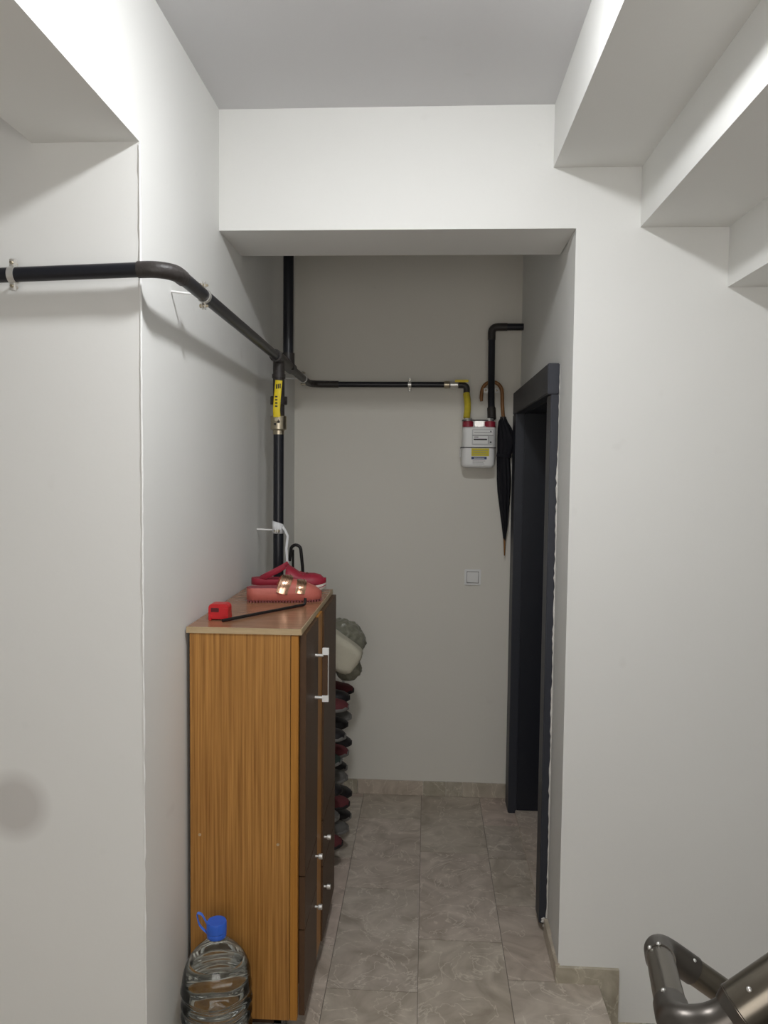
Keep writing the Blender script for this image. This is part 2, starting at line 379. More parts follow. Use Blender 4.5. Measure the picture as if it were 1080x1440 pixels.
T('elbow', M['pipe2'], gp, roundpath([(PX, 3.56, PZ(3.56)), (PX, 3.742, 2.047), (PX + .14, 3.742, 2.046)], .07), .0165)
T('pipe_run', M['pipe'], gp, [(PX + .12, 3.742, 2.046), (.085, 3.742, 2.047)], .0137)
T('riser', M['pipe'], gp, [(PX, 3.16, 2.05), (PX, 3.16, 2.7495)], .0215)
T('riser_collar', M['pipe2'], gp, [(PX, 3.16, 2.04), (PX, 3.16, 2.11)], .026)
vy = 2.96; vz = PZ(vy)
T('branch', M['pipe2'], gp, [(PX, vy, vz), (PX, vy, 1.83)], .0225)
T('down_pipe', M['pipe'], gp, [(PX, vy, 1.80), (PX, vy, .0)], .0205)
T('union_nut', M['pipe2'], gp, [(PX, vy, 1.885), (PX, vy, 1.915)], .033, 8)
T('branch_collar', M['pipe2'], gp, [(PX, vy, 1.985), (PX, vy, 2.0)], .026)
v = T('valve_body', M['brass'], gp, [(PX, vy, 1.865), (PX, vy, 1.86), (PX, vy, 1.845), (PX, vy, 1.84), (PX, vy, 1.79), (PX, vy, 1.785), (PX, vy, 1.77)], [.018, .021, .021, .031, .031, .022, .022], 10)
T('valve_stem', M['brass'], v, [(PX, vy, 1.82), (PX, vy - .045, 1.825)], .007)
for q in (0, 1): B('stamp_mark', M['ink'], v, (PX - .012 + .012 * q, PX - .004 + .014 * q, vy - .0325, vy - .030, 1.805 + .008 * q, 1.812 + .01 * q))
bm = bmesh.new()
sweep(bm, [(PX + .002, vy - .045, 1.835), (PX + .001, vy - .05, 1.86), (PX + .004, vy - .052, 1.90), (PX + .010, vy - .05, 1.972)], 1, 10, flat=(.0135, .0035, (1, 0, 0)))
h = obj('lever_handle', bm, M['yellow'], gp, smooth=40); h['label'] = 'yellow lever handle'
for k in range(3): B('handle_mark', M['ink'], h, (PX + .000 + k * .007, PX + .004 + k * .007, vy - .0565, vy - .0550, 1.940 + k * .001, 1.957 + k * .001))
for k in range(4): B('handle_mark', M['ink'], h, (PX - .003, PX + .006, vy - .0568, vy - .0555, 1.872 + k * .012, 1.877 + k * .012))
# end fittings by the meter
T('brass_union', M['brass'], gp, [(.075, 3.742, 2.047), (.10, 3.742, 2.047)], .018, 8)
T('brass_valve', M['chrome'], gp, [(.10, 3.742, 2.047), (.105, 3.742, 2.047), (.14, 3.742, 2.047), (.145, 3.742, 2.047)], [.012, .020, .020, .013], 10)
B('valve_lever', M['yellow'], gp, (.125, .19, 3.712, 3.718, 2.056, 2.068), bevel=.002)
T('elbow', M['pipe2'], gp, roundpath([(.14, 3.742, 2.046), (.183, 3.742, 2.044), (.183, 3.742, 2.0)], .02), .0155)
hs = bmesh.new(); pts = []; rr = []
for i in range(41):
    t = i / 40; pts.append((.181 + .006 * math.sin(t * 3.1), 3.735 - .05 * t, 2.005 - .12 * t)); rr.append(.0155 + (.0012 if i % 2 else 0))
sweep(hs, pts, rr, 14); hz = obj('flexible_hose', hs, M['hose'], gp, smooth=True); hz['label'] = 'yellow corrugated hose'

# outlet pipe: from the meter up and through the right wall
op = thing('outlet_pipe', 'black pipe rising from the gas meter and turning into the right wall', 'pipe', (.3, 3.742, 1.885))
T('pipe_run', M['pipe'], op, [(.300, 3.70, 1.885), (.300, 3.715, 1.93), (.300, 3.735, 1.97), (.2975, 3.742, 2.29)], .0165)
T('elbow', M['pipe2'], op, roundpath([(.2975, 3.742, 2.26), (.297, 3.742, 2.320), (.37, 3.742, 2.321)], .05), .0185)
T('pipe_run', M['pipe'], op, [(.36, 3.742, 2.321), (XR, 3.742, 2.321)], .0165)
T('union_nut', M['pipe2'], op, [(.301, 3.695, 1.882), (.3, 3.713, 1.935)], .0205, 8)

# pipe clamps
def ring(bm, c, axis, R, wd=.0075, th=.0018):
    c = Vector(c)
    prof = [(R, -wd), (R + th, -wd), (R + th, wd), (R, wd), (R, -wd)]
    lathe(bm, prof, c, 24, axis, cap=False)
def clamp(label, c, axis, R, wall_pt, updir, group='steel pipe clamps', metal='chrome'):
    c = Vector(c); t = thing('pipe_clamp', label, 'pipe clamp', c, group); wp = Vector(wall_pt); u = Vector(updir)
    bm = bmesh.new(); ring(bm, c, axis, R)
    ax = Vector({'x': (1, 0, 0), 'y': (0, 1, 0), 'z': (0, 0, 1)}[axis])
    obj('clamp_ring', bm, M[metal], t, smooth=40)
    for s in (-1, 1):
        q = c + u * (s * (R + .009)); bm = bmesh.new()
        side = ax.cross(u)
        for k in (-1, 1):
            o = q + side * k * .0035
            sweep(bm, [o - u * .009, o + u * .009], 1, 8, flat=(.011 if metal == 'white' else .007, .0016, ax))
        obj('clamp_ear', bm, M[metal], t, smooth=40)
        T('clamp_screw', M['brass'], t, [q - side * .011, q - side * .010, q - side * .0065, q + side * .011], [.004, .0055, .0055, .003], 8)
    T('stand_off', M['white'], t, [wp, c + (wp - c).normalized() * (R + .001)], .0032, 10)
    return t
clamp('steel clamp round the pipe at the left edge of the photo', (-.937, FY, 2.0725), 'x', .0168, (-.937, YF, 2.0725), (0, 0, 1))
c2 = clamp('steel clamp with long white wall rod just past the pipe bend', (PX, 1.965, PZ(1.965)), 'y', .0168, (XL, 1.965, 2.092), (0, 0, 1))
clamp('steel clamp on the thin pipe halfway along the end wall', (-.091, 3.742, 2.0465), 'x', .014, (-.091, YB, 2.0465), (0, 0, 1))
clamp('steel clamp on the vertical pipe above the meter, holding the umbrella hook', (.299, 3.742, 2.02), 'z', .0168, (.299, YB, 2.02), (1, 0, 0), metal='white')
clamp('dark clamp on the pipe where it reaches the corner', (PX, 3.54, PZ(3.54)), 'y', .0168, (XL, 3.54, PZ(3.54)), (0, 0, 1))
c6 = clamp('steel clamp low on the down pipe above the cabinet with white rod', (PX, vy, 1.399), 'z', .0208, (XL, vy, 1.403), (0, 1, 0))
# paper strip wound round the down pipe
bm = bmesh.new(); n = 20; A = []; Bv = []
for i in range(n + 1):
    a = math.radians(-200 + 250 * i / n); t = i / n
    x, y = PX + .0225 * math.cos(a), vy + .0225 * math.sin(a)
    A.append(bm.verts.new((x, y, 1.438 - .03 * t * t))); Bv.append(bm.verts.new((x, y, 1.388 + .0 * t)))
for i in range(n): bm.faces.new((A[i], A[i + 1], Bv[i + 1], Bv[i]))
for v_ in bm.verts: pass
o = obj('paper_strip', bm, M['paper'], None, smooth=True); o['label'] = 'white paper strip wound round the down pipe above the cabinet'; o['category'] = 'paper'
sm = o.modifiers.new('s', 'SOLIDIFY'); sm.thickness = .0008; sm.offset = 1
bm = bmesh.new(); sweep(bm, [(PX + .022, vy - .024, 1.415), (PX + .032, vy - .026, 1.40), (PX + .040, vy - .02, 1.38), (PX + .036, vy - .026, 1.33), (PX + .046, vy - .02, 1.20)], 1, 8, flat=(.0045, .0005, (1, .3, 0)))
obj('loose_end', bm, M['paper'], o, smooth=40)

# ------------------------------------------------------------------ gas meter
gm = thing('gas_meter', 'white gas meter with red caps and yellow sticker hanging on the end wall', 'gas meter', (.241, 3.70, 1.65))
mx0, mx1 = .162, .321
def shell(name, x0, x1, y0, y1, z0, z1, rb, m=M['meter']):
    bm = bmesh.new(); P = []
    for cx, cy, a0 in ((x1 - rb, y0 + rb, -90), (x1 - rb, y1 - rb, 0), (x0 + rb, y1 - rb, 90), (x0 + rb, y0 + rb, 180)):
        for i in range(7): a = math.radians(a0 + 15 * i); P.append((cx + rb * math.cos(a), cy + rb * math.sin(a)))
    cxm, cym = (x0 + x1) / 2, (y0 + y1) / 2; rings = []
    return bm, P, cxm, cym
def pillow(name, m, par, x0, x1, y0, y1, z0, z1, rb, round_top, round_bottom):
    bm, P, cxm, cym = shell(name, x0, x1, y0, y1, z0, z1, rb); lv = []
    rr = .018
    if round_bottom: lv += [(z0 + rr * (1 - math.sin(math.radians(a))), rr * (1 - math.cos(math.radians(a)))) for a in (90, 65, 40, 20, 0)]
    else: lv += [(z0, 0)]
    if round_top: lv += [(z1 - rr * (1 - math.sin(math.radians(a))), rr * (1 - math.cos(math.radians(a)))) for a in (0, 20, 40, 65, 90)]
    else: lv += [(z1, 0)]
    rings = []
    for z, ins in lv:
        rings.append([bm.verts.new((cxm + (px - cxm) * (1 - ins / ((x1 - x0) / 2)), cym + (py - cym) * (1 - ins / ((y1 - y0) / 2)), z)) for px, py in P])
    for A, Bq in zip(rings, rings[1:]):
        for k in range(len(P)): bm.faces.new((A[k], A[(k + 1) % len(P)], Bq[(k + 1) % len(P)], Bq[k]))
    bm.faces.new(rings[0][::-1]); bm.faces.new(rings[-1])
    return obj(name, bm, m, par, smooth=40)
my0, my1 = 3.675, 3.795
pillow('upper_shell', M['meter'], gm, mx0 + .003, mx1, my0, my1, 1.7475, 1.850, .022, True, False)
lo = pillow('lower_shell', M['meter'], gm, mx0, mx1 - .003, my0, my1, 1.650, 1.7435, .022, False, True)
B('seam', M['iron'], gm, (mx0 - .006, mx1 + .002, my0 - .003, my1 - .01, 1.7435, 1.7475), bevel=.001)
B('bracket', M['white'], gm, (mx0 + .01, mx1 - .002, my0 + .012, my1 + .01, 1.846, 1.872), (mx0 - .006, mx0 + .002, my1 - .03, my1 + .011, 1.70, 1.75), bevel=.002)
B('bracket_lip', M['iron'], gm, (mx0 + .0, mx1 - .008, my0 + .006, my0 + .06, 1.872, 1.877), bevel=.001)
for cxx in (mx0 + .028, mx1 - .028):
    c = Lt('connector_cap', M['red'], gm, [(.020, 0), (.027, .002), (.027, .026), (.021, .029)], (cxx, my0 + .022, 1.842), n=20); c['label'] = 'dark red connector cap'
    Lt('connector_nut', M['chrome'], gm, [(.014, 0), (.019, .001), (.019, .014), (.014, .016)], (cxx, my0 + .022, 1.87), n=8)
T('bracket_screw', M['chrome'], gm, [(.241, my0 + .012, 1.848), (.241, my0 - .001, 1.848)], .006, 8)
B('bracket_plate', M['chrome'], gm, (.221, .263, my0 + .003, my0 + .006, 1.845, 1.871), bevel=.001)
fp = B('index_window', M['label'], gm, (.208, .310, my0 - .004, my0 + .002, 1.757, 1.832), bevel=.002)
B('index_plate', M['white'], fp, (.213, .282, my0 - .0056, my0 - .004, 1.764, 1.800)); B('index_plate', M['white'], fp, (.213, .304, my0 - .0056, my0 - .004, 1.806, 1.827))
B('print_line', M['ink'], fp, (.216, .279, my0 - .0068, my0 - .0056, 1.780, 1.787)); B('print_line', M['grey'], fp, (.218, .238, my0 - .0068, my0 - .0056, 1.792, 1.797), (.218, .302, my0 - .0068, my0 - .0056, 1.8145, 1.8165))
B('print_line', M['ink'], fp, (.292, .300, my0 - .005, my0 - .004, 1.768, 1.774), (.293, .299, my0 - .0068, my0 - .0056, 1.819, 1.825))
B('frame_line', M['grey'], fp, (.209, .309, my0 - .0052, my0 - .004, 1.8015, 1.8035), (.285, .287, my0 - .0052, my0 - .004, 1.764, 1.80))
k = B('yellow_sticker', M['ylabel'], gm, (.207, .290, my0 - .0014, my0 + .001, 1.706, 1.742)); k['label'] = 'yellow sticker'
B('print_line', M['grey'], k, (.213, .284, my0 - .002, my0 - .0014, 1.731, 1.7325), (.213, .275, my0 - .002, my0 - .0014, 1.722, 1.7235), (.213, .279, my0 - .002, my0 - .0014, 1.713, 1.7145))
k = B('white_sticker', M['white'], gm, (.207, .279, my0 - .0014, my0 + .001, 1.664, 1.704)); B('banner', M['navy'], k, (.207, .279, my0 - .002, my0 - .0014, 1.690, 1.702))
B('print_line', M['white'], k, (.219, .268, my0 - .0026, my0 - .002, 1.6945, 1.6972)); B('print_line', M['grey'], k, (.213, .272, my0 - .002, my0 - .0014, 1.682, 1.684), (.213, .264, my0 - .002, my0 - .0014, 1.675, 1.677), (.213, .268, my0 - .002, my0 - .0014, 1.668, 1.670))

# ------------------------------------------------------------------ umbrella hooked over the clamp
ub = thing('umbrella', 'folded black umbrella with brown cane crook, hanging beside the gas meter', 'umbrella', (.365, 3.70, 1.88))
yq = 3.762
n_before = set(bpy.data.objects)
pts = [(.252, yq, 1.965), (.250, yq, 1.98)] + [Vector((.300 + .048 * math.cos(a), yq, 2.005 + .052 * math.sin(a))) for a in [math.radians(175 - 17.5 * i) for i in range(11)]] + [(.350, yq, 1.95), (.356, yq, 1.88)]
T('handle', M['cane'], ub, pts, [.007] + [.0085] * (len(pts) - 1), 14)
T('tip', M['cane'], ub, [(.372, yq, 1.33), (.3735, yq, 1.27), (.374, yq, 1.232)], [.006, .0045, .003], 10)
T('collar', M['pipe2'], ub, [(.355, yq, 1.893), (.3555, yq, 1.87)], [.014, .017], 12)
bm = bmesh.new()
sec = [(1.885, .341, .371), (1.87, .333, .377), (1.84, .330, .396), (1.80, .329, .412), (1.775, .329, .416), (1.745, .329, .412), (1.725, .329, .402), (1.70, .329, .391), (1.66, .329, .394), (1.60, .330, .398), (1.54, .334, .397), (1.46, .345, .393), (1.38, .357, .388), (1.32, .365, .381), (1.30, .369, .378)]
rings = []; n = 24
for i, (z, a, b) in enumerate(sec):
    cxm, hw = (a + b) / 2, (b - a) / 2; hy = min(hw, .030)
    rings.append([bm.verts.new((cxm + hw * (1 - .14 * (k % 3 == 0)) * math.cos(2 * math.pi * k / n + i * .06), yq + hy * (1 - .2 * (k % 3 == 0)) * math.sin(2 * math.pi * k / n + i * .06), z)) for k in range(n)])
for A, Bq in zip(rings, rings[1:]):
    for k in range(n): bm.faces.new((A[k], A[(k + 1) % n], Bq[(k + 1) % n], Bq[k]))
bm.faces.new(rings[0][::-1]); bm.faces.new(rings[-1])
obj('canopy', bm, M['fabric'], ub, smooth=50)
T('tie_strap', M['fabric'], ub, [(.326, yq - .02, 1.712), (.35, yq - .032, 1.708), (.38, yq - .028, 1.706), (.395, yq - .01, 1.706)], 1, 8, flat=(.008, .002, (0, 0, 1)))

for q in set(bpy.data.objects) - n_before:                         # the whole umbrella a little larger about eye height
    for v_ in q.data.vertices: v_.co.x *= 1.017; v_.co.z = 1.65 + (v_.co.z - 1.65) * 1.017
# ------------------------------------------------------------------ light switch
sw = thing('light_switch', 'square white light switch low on the end wall', 'switch', (.23, YB, 1.11))
B('plate', M['white'], sw, (.190, .271, YB - .009, YB, 1.070, 1.150), bevel=.003)
B('rocker', M['white'], sw, (.203, .258, YB - .013, YB - .009, 1.083, 1.137), bevel=.002)
B('rocker_gap', M['grey'], sw, (.2005, .2605, YB - .0096, YB - .0088, 1.0805, 1.1395))

# ------------------------------------------------------------------ shoe cabinet
cx0_, cx1_, cy0, cy1, ct = -.647, -.345, 2.063, 2.752, 1.206
cb = thing('shoe_cabinet', 'tall wooden shoe cabinet with brown doors against the left wall', 'cabinet', (-.5, 2.4, 0))
B('side_panel', M['wood'], cb, (cx0_, cx1_ - .022, cy0, cy0 + .018, .092, ct - .017), bevel=.001)
B('side_panel', M['wood'], cb, (cx0_, cx1_ - .022, cy1 - .018, cy1, .092, ct - .017), bevel=.001)
B('side_edging', M['honey'], cb, (cx1_ - .0205, cx1_ + .0, cy0, cy0 + .02, .092, ct - .018), bevel=.0015)
B('carcass', M['cab_dark'], cb, (cx0_ + .002, cx1_ - .02, cy0 + .018, cy1 - .018, .10, ct - .017))
B('plinth', M['cab_dark'], cb, (cx0_ + .02, cx1_ - .05, cy0 + .03, cy1 - .03, .06, .10))
for a in (cx0_ + .03, cx1_ - .075):
    for b in (cy0 + .03, cy1 - .06): B('foot', M['greyshoe'], cb, (a, a + .035, b, b + .035, 0, .092), bevel=.004)
tp = B('cabinet_top', M['top'], cb, (-.655, -.338, 2.0625, 2.757, ct - .0155, ct), bevel=.001)
B('edge_band', M['edge'], tp, (-.655, -.336, 2.0600, 2.0625, ct - .0165, ct + .0002), (-.338, -.3355, 2.0625, 2.757, ct - .0165, ct + .0002))
B('center_stile', M['honey'], cb, (cx1_ - .021, cx1_ + .016, 2.3265, 2.4285, .095, ct - .018), bevel=.001)
def column(y0, y1, hinge_far, xoff, knob_y, handle_y):
    xf = cx1_ + .001
    dr = B('cabinet_door', M['wenge'], cb, (xf, xf + .017 + xoff, y0, y1, .50, ct - .019), bevel=.001)
    for z0, z1, kz in ((.292, .497, .43 if hinge_far else .455), (.093, .289, .262 if hinge_far else .295)):
        z0, z1 = (.345, .497) if z0 > .2 else (.093, .342)
        q = B('drawer', M['wenge'], cb, (xf, xf + .017 + xoff, y0, y1, z0, z1), bevel=.001)
        T('knob', M['chrome'], q, [(xf + .017 + xoff, knob_y, kz), (xf + .026 + xoff, knob_y, kz), (xf + .028 + xoff, knob_y, kz), (xf + .039 + xoff, knob_y, kz)], [.004, .004, .0085, .0085], 14)
    hx = xf + .017 + xoff
    if hinge_far: return
    hd = B('handle', M['wenge'], dr, (hx + .022, hx + .0385, handle_y - .004, handle_y + .004, .947, 1.106), bevel=.001)  # steel bar given the door brown; its dark reflection is put into the colour
    B('handle_edge', M['chrome'], hd, (hx + .0385, hx + .0405, handle_y - .0045, handle_y + .0045, .947, 1.106))
    for z in (.957, 1.085): T('handle_post', M['chrome'], hd, [(hx, handle_y, z), (hx + .025, handle_y, z)], .005, 10)
    for z in (.945, 1.087): B('handle_end', M['white'], hd, (hx + .0215, hx + .041, handle_y - .005, handle_y + .005, z, z + .021), bevel=.001)
column(cy0 + .022, 2.325, False, 0, 2.285, 2.262)
column(2.43, cy1, True, .004, 2.46, 2.47)
# small white screw covers on the side panel
for x, z in ((-.62, .62), (-.40, .60)): T('screw_cover', M['edge'], cb, [(x, cy0 + .001, z), (x, cy0 - .0012, z)], .004, 12)

# ------------------------------------------------------------------ shoes on the cabinet
def outline(L, W, t):
    """half width of a shoe sole at t (0 heel .. 1 toe)"""
    a = math.sqrt(max(0, 1 - ((t - .16) / .16) ** 2)) if t < .16 else 1
    b = math.sqrt(max(0, 1 - ((t - .74) / .26) ** 2)) if t > .74 else 1
    return W / 2 * a * b * (.82 + .18 * math.sin((t - .35) * 3.0) if t > .1 else .80) + .0015
def loft(bm, rings, cap=True):
    n = len(rings[0])
    for A, Bq in zip(rings, rings[1:]):
        for k in range(n): bm.faces.new((A[k], A[(k + 1) % n], Bq[(k + 1) % n], Bq[k]))
    if cap: bm.faces.new(rings[0][::-1]); bm.faces.new(rings[-1])
def sole_mesh(L, W, z0, z1, grow=0, n=22, rock=0, dz=None):
    bm = bmesh.new(); rings = []
    for i in range(n + 1):
        t = i / n; tt = .003 + t * .994; hw = outline(L, W, tt) + grow; x = t * L
        r = rock * max(0, (t - .75) / .25) ** 2; e = dz(t) if dz else 0
        a, b = z0 + r, z1 + r + e; q = min(.004, (b - a) / 3)
        rings.append([bm.verts.new((x, y, z)) for y, z in ((-hw + q, a), (hw - q, a), (hw, a + q), (hw, b - q), (hw - q, b), (-hw + q, b), (-hw, b - q), (-hw, a + q))])
    loft(bm, rings); return bm
def upper_mesh(L, W, z, prof, n=12, th=0):
    """closed toe mound: prof = [(t, height, width factor)]"""
    bm = bmesh.new(); rings = []
    for t, h, wf in prof:
        hw = (outline(L, W, min(t, .995)) + .001) * wf; ring = []
        for k in range(n + 1):
            a = math.pi * k / n; ring.append(bm.verts.new((t * L, hw * math.cos(a) * (1 if abs(math.cos(a)) > .9 else 1.0), z + h * math.sin(a) ** .75)))
        rings.append(ring)
    loft(bm, rings); return bm
def place(t, loc, rz, rx=0): t.location = loc; t.rotation_euler = (rx, 0, rz)
def raw(name, bm, m, parent, smooth=45, bevel=0):
    o = obj(name, bm, m, None, bevel, smooth); o.parent = parent; return o

# coral platform clog with rose gold straps (heel left, toe right)
t1 = thing('clog', 'coral pink platform clog with two rose gold straps, nearest on the cabinet top', 'shoe', (0, 0, 0)); L_, W_ = .245, .088
raw('sole', sole_mesh(L_, W_, .004, .046, rock=.004, dz=lambda t: -.018 * max(0, t - .35) / .65), M['coral'], t1)
bm = bmesh.new()
for i in range(26):
    t = .02 + i / 25 * .96; hw = outline(L_, W_, t) + .0012
    bx(bm, t * L_ - .003, t * L_ + .003, -hw, hw, 0, .0085)
raw('tread', bm, M['coral_dark'], t1)
raw('toe_upper', upper_mesh(L_, W_, .028, [(.50, .040, .99), (.56, .045, 1), (.66, .042, 1), (.74, .036, 1), (.84, .028, 1), (.92, .019, 1), (.97, .010, .95), (.995, .003, .8)]), M['coral'], t1)
raw('footbed', sole_mesh(L_ * .9, W_ * .84, .044, .047, dz=lambda t: -.01 * max(0, t - .35)), M['footbed'], t1)
for tt, hh, wd in ((.46, .068, .019), (.70, .048, .016)):
    hw = outline(L_, W_, tt) + .002; bm = bmesh.new()
    pts = [(tt * L_ + .02 * math.sin(math.pi * k / 16) * (1 if tt < .6 else .4), hw * math.cos(math.pi * k / 16), .030 + hh * .78 * math.sin(math.pi * k / 16) ** .8) for k in range(17)]
    sweep(bm, pts, 1, 8, flat=(wd, .0025, (1, 0, -.15))); st = raw('strap', bm, M['gold'], t1); st['label'] = 'rose gold strap'
    for q in (-.6, 0, .6):
        bm = bmesh.new(); sweep(bm, [(p[0] + q * wd, p[1] * 1.03, p[2] * 1.0 + .0025) for p in pts], .0013, 6); raw('rib', bm, M['gold'], st)
place(t1, (-.585, 2.475, ct), math.radians(12))
# crimson clog with cream sole behind it
t2 = thing('clog', 'crimson red clog with cream sole, behind the coral one', 'shoe', (0, 0, 0)); L_, W_ = .265, .092
raw('sole', sole_mesh(L_, W_, .0, .022, rock=.012), M['cream'], t2)
raw('sole_stripe', sole_mesh(L_, W_, .0085, .0125, grow=.0009, rock=.012), M['crimson'], t2)
raw('body', sole_mesh(L_, W_ - .004, .020, .040, rock=.008, dz=lambda t: .006 * (1 - t)), M['crimson'], t2)
raw('toe_upper', upper_mesh(L_, W_, .030, [(.47, .058, .97), (.50, .062, .98), (.56, .053, 1), (.64, .038, 1), (.74, .034, 1), (.84, .034, 1), (.92, .029, 1), (.97, .018, .95), (.995, .005, .8)]), M['crimson'], t2)
bm = bmesh.new(); pts = []
for k in range(21):
    a = math.pi * k / 20; s = math.sin(a); pts.append((.47 * L_ - .36 * L_ * s ** .8, (W_ / 2 + .001) * math.cos(a), .092 - .050 * s ** .7))
sweep(bm, pts, 1, 8, flat=(.0085, .0022, (0, 0, 1))); raw('heel_strap', bm, M['crimson'], t2)
for k, (a, b, c) in enumerate([(.60, -.6, .03), (.70, -.6, .03), (.65, -.35, .05), (.75, -.3, .05), (.65, .3, .05)]):
    hw = outline(L_, W_, a); h = .036 * (math.sqrt(1 - b * b)) ** .75 + .030
    bm = bmesh.new(); bmesh.ops.create_icosphere(bm, subdivisions=2, radius=.0042, matrix=Matrix.Translation((a * L_, b * hw, h))); raw('vent_hole', bm, M['coral_dark'], t2)
place(t2, (-.620, 2.700, ct), math.radians(3))

# red tape measure
tm = thing('tape_measure', 'small red tape measure standing on the cabinet front corner', 'tape measure', (-.592, 2.175, ct))
bm = bmesh.new(); P = []
for cxx, czz, a0 in ((.018, .014, -90), (.018, .034, 0), (-.018, .034, 90), (-.018, .014, 180)):
    for i in range(6): a = math.radians(a0 + 18 * i); P.append((cxx + .011 * math.cos(a), czz + .012 * math.sin(a)))
P = [(-.592 + u, ct + .001 + v_) for u, v_ in P]
prism(bm, P, 'y', 2.155, 2.195)
obj('case', bm, M['tapered'], tm, bevel=.0015, smooth=40)
B('side_window', M['darkred'], tm, (-.613, -.590, 2.1535, 2.1555, ct + .024, ct + .036), bevel=.0008)
B('foot_rib', M['tapered'], tm, (-.620, -.612, 2.152, 2.2, ct, ct + .016), (-.572, -.563, 2.152, 2.2, ct, ct + .016), bevel=.001)
B('grip', M['tapered'], tm, (-.580, -.563, 2.153, 2.158, ct + .012, ct + .038), bevel=.002)
# angled steel key
o = T('hex_key', M['iron'], None, roundpath([(-.572, 2.128, ct + .0055), (-.382, 2.405, ct + .0055), (-.381, 2.408, ct + .026)], .008), .0045, 8)
o['label'] = 'long black angled steel key lying across the cabinet top'; o['category'] = 'tool'

# ------------------------------------------------------------------ crook handles standing behind the cabinet
wk = thing('walking_stick', 'black crook handled stick standing in the corner behind the cabinet', 'walking stick', (-.50, 3.04, 0))
T('crook', M['iron'], wk, [(-.545, 3.04, 1.27)] + arc((-.520, 3.04, 1.315), 180, 10, .020, 'xz') + [(-.493, 3.04, 1.25), (-.490, 3.04, 1.18)], .0065, 10)
T('shaft', M['white'], wk, [(-.490, 3.04, 1.19), (-.487, 3.04, .0)], .0075, 10)
wk2 = T('stick', M['iron'], None, [(-.545, 3.09, 0), (-.54, 3.09, 1.31)], .005, 10)
wk2['label'] = 'thin dark rod standing between the down pipe and the crook handled stick'; wk2['category'] = 'rod'

# ------------------------------------------------------------------ shoe rack behind the cabinet with shoes, cushion and bag
rk = thing('shoe_rack', 'metal shoe rack crammed with shoes behind the cabinet', 'shoe rack', (-.49, 3.2, 0))
ty = [.10 + .113 * k for k in range(6)]
for x in (-.63, -.37):
    for y in (2.98, 3.46): T('post', M['chrome'], rk, [(x, y, 0), (x, y, .72)], .006, 10)
for z in ty:
    for x in (-.60, -.47, -.385): T('shelf_bar', M['chrome'], rk, [(x, 2.98, z - .006), (x, 3.46, z - .006)], .004, 8)
def shoe(m, ms, label, loc, rz, L=.27, W=.09, h=.062, grp='shoes on the rack'):
    t = thing('shoe', label, 'shoe', (0, 0, 0), grp)
    raw('sole', sole_mesh(L, W, 0, .018, rock=.006), ms, t)
    raw('upper', upper_mesh(L, W, .016, [(.01, .045, .8), (.04, h, .95), (.15, h + .010, .97), (.30, h + .002, .95), (.42, h, .96), (.52, h - .006, .98), (.64, h - .022, 1), (.78, h - .032, 1), (.90, h - .038, 1), (.97, .014, .95), (.995, .004, .8)]), m, t)
    bm = bmesh.new(); sweep(bm, [(.44 * L, -.02, h + .012), (.46 * L, 0, h + .017), (.44 * L, .02, h + .012)], .003, 6)
    sweep(bm, [(.52 * L, -.02, h + .004), (.54 * L, 0, h + .011), (.52 * L, .02, h + .004)], .003, 6); raw('lace', bm, ms, t)
    place(t, loc, rz)
pairs = [('maroon', 'sole', 'maroon'), ('greyshoe', 'sole', 'grey'), ('darkshoe', 'darkshoe', 'black'), ('green', 'sole', 'dark green'), ('maroon', 'darkshoe', 'dark red'), ('darkshoe', 'sole', 'black')]
tier = ['bottom', 'second', 'third', 'fourth', 'fifth', 'top']
order = [[4, 1, 5], [1, 4, 2], [2, 1, 5], [3, 0, 2], [5, 2, 1], [0, 2, 4]]
rnd = random.Random(5)
for k in range(6):
    for j, y in enumerate((3.045, 3.165, 3.285)):
        a, b, c = pairs[order[k][j]]
        sx_ = -.318 + rnd.uniform(-.012, .012) + (.012 if k > 3 else 0) - (.0 if j else .008)
        shoe(M[a], M[b], f"{c} shoe, {('nearest', 'middle', 'farthest')[j]} on the {tier[k]} tier of the rack", (sx_ - .27, y, ty[k] - .001), math.radians(rnd.uniform(-4, 4)))
# loose shoe hanging toe-down at the foot of the rack
shoe(M['brownshoe'], M['sole'], 'brown shoe lying on the floor below the rack', (-.62, 3.41, 0), math.radians(-3), L=.24, grp='shoes under the rack')

# plastic bag draped on the front top of the rack
def blob(name, m, label, cat, c, rad, amp, freq, seed, rot=(0, 0, 0), power=2.0, sub=5):
    bm = bmesh.new(); bmesh.ops.create_icosphere(bm, subdivisions=sub, radius=1)
    for v in bm.verts:
        p = v.co.copy(); k = 1 / (sum(abs(q) ** power for q in p) ** (1 / power)); p *= k
        nz = noise.fractal(p * freq + Vector((seed, 0, 0)), 1, 2, 4); ri_ = abs(noise.noise(p * freq * 1.7 + Vector((0, seed, 0))))
        v.co = Vector((p.x * rad[0], p.y * rad[1], p.z * rad[2])) * (1 + amp * nz - amp * .8 * ri_)
    o = obj(name, bm, m, None, smooth=True); o.location = c; o.rotation_euler = [math.radians(a) for a in rot]
    o['label'] = label; o['category'] = cat; return o
blob('plastic_bag', M['bag'], 'crumpled olive grey plastic bag behind the beige cushion on the rack', 'bag', (-.362, 3.31, .885), (.10, .09, .098), .13, 2.4, 3)
blob('cushion', M['beige'], 'folded beige cloth cushion leaning on the rack behind the cabinet', 'cushion', (-.385, 3.105, .912), (.13, .05, .066), .03, 1.3, 9, (0, 33, 0), 5)
blob('plastic_bag', M['bag'], 'small olive grey bag squeezed under the beige cushion on the rack', 'bag', (-.322, 3.195, .800), (.058, .043, .050), .12, 1.8, 21)

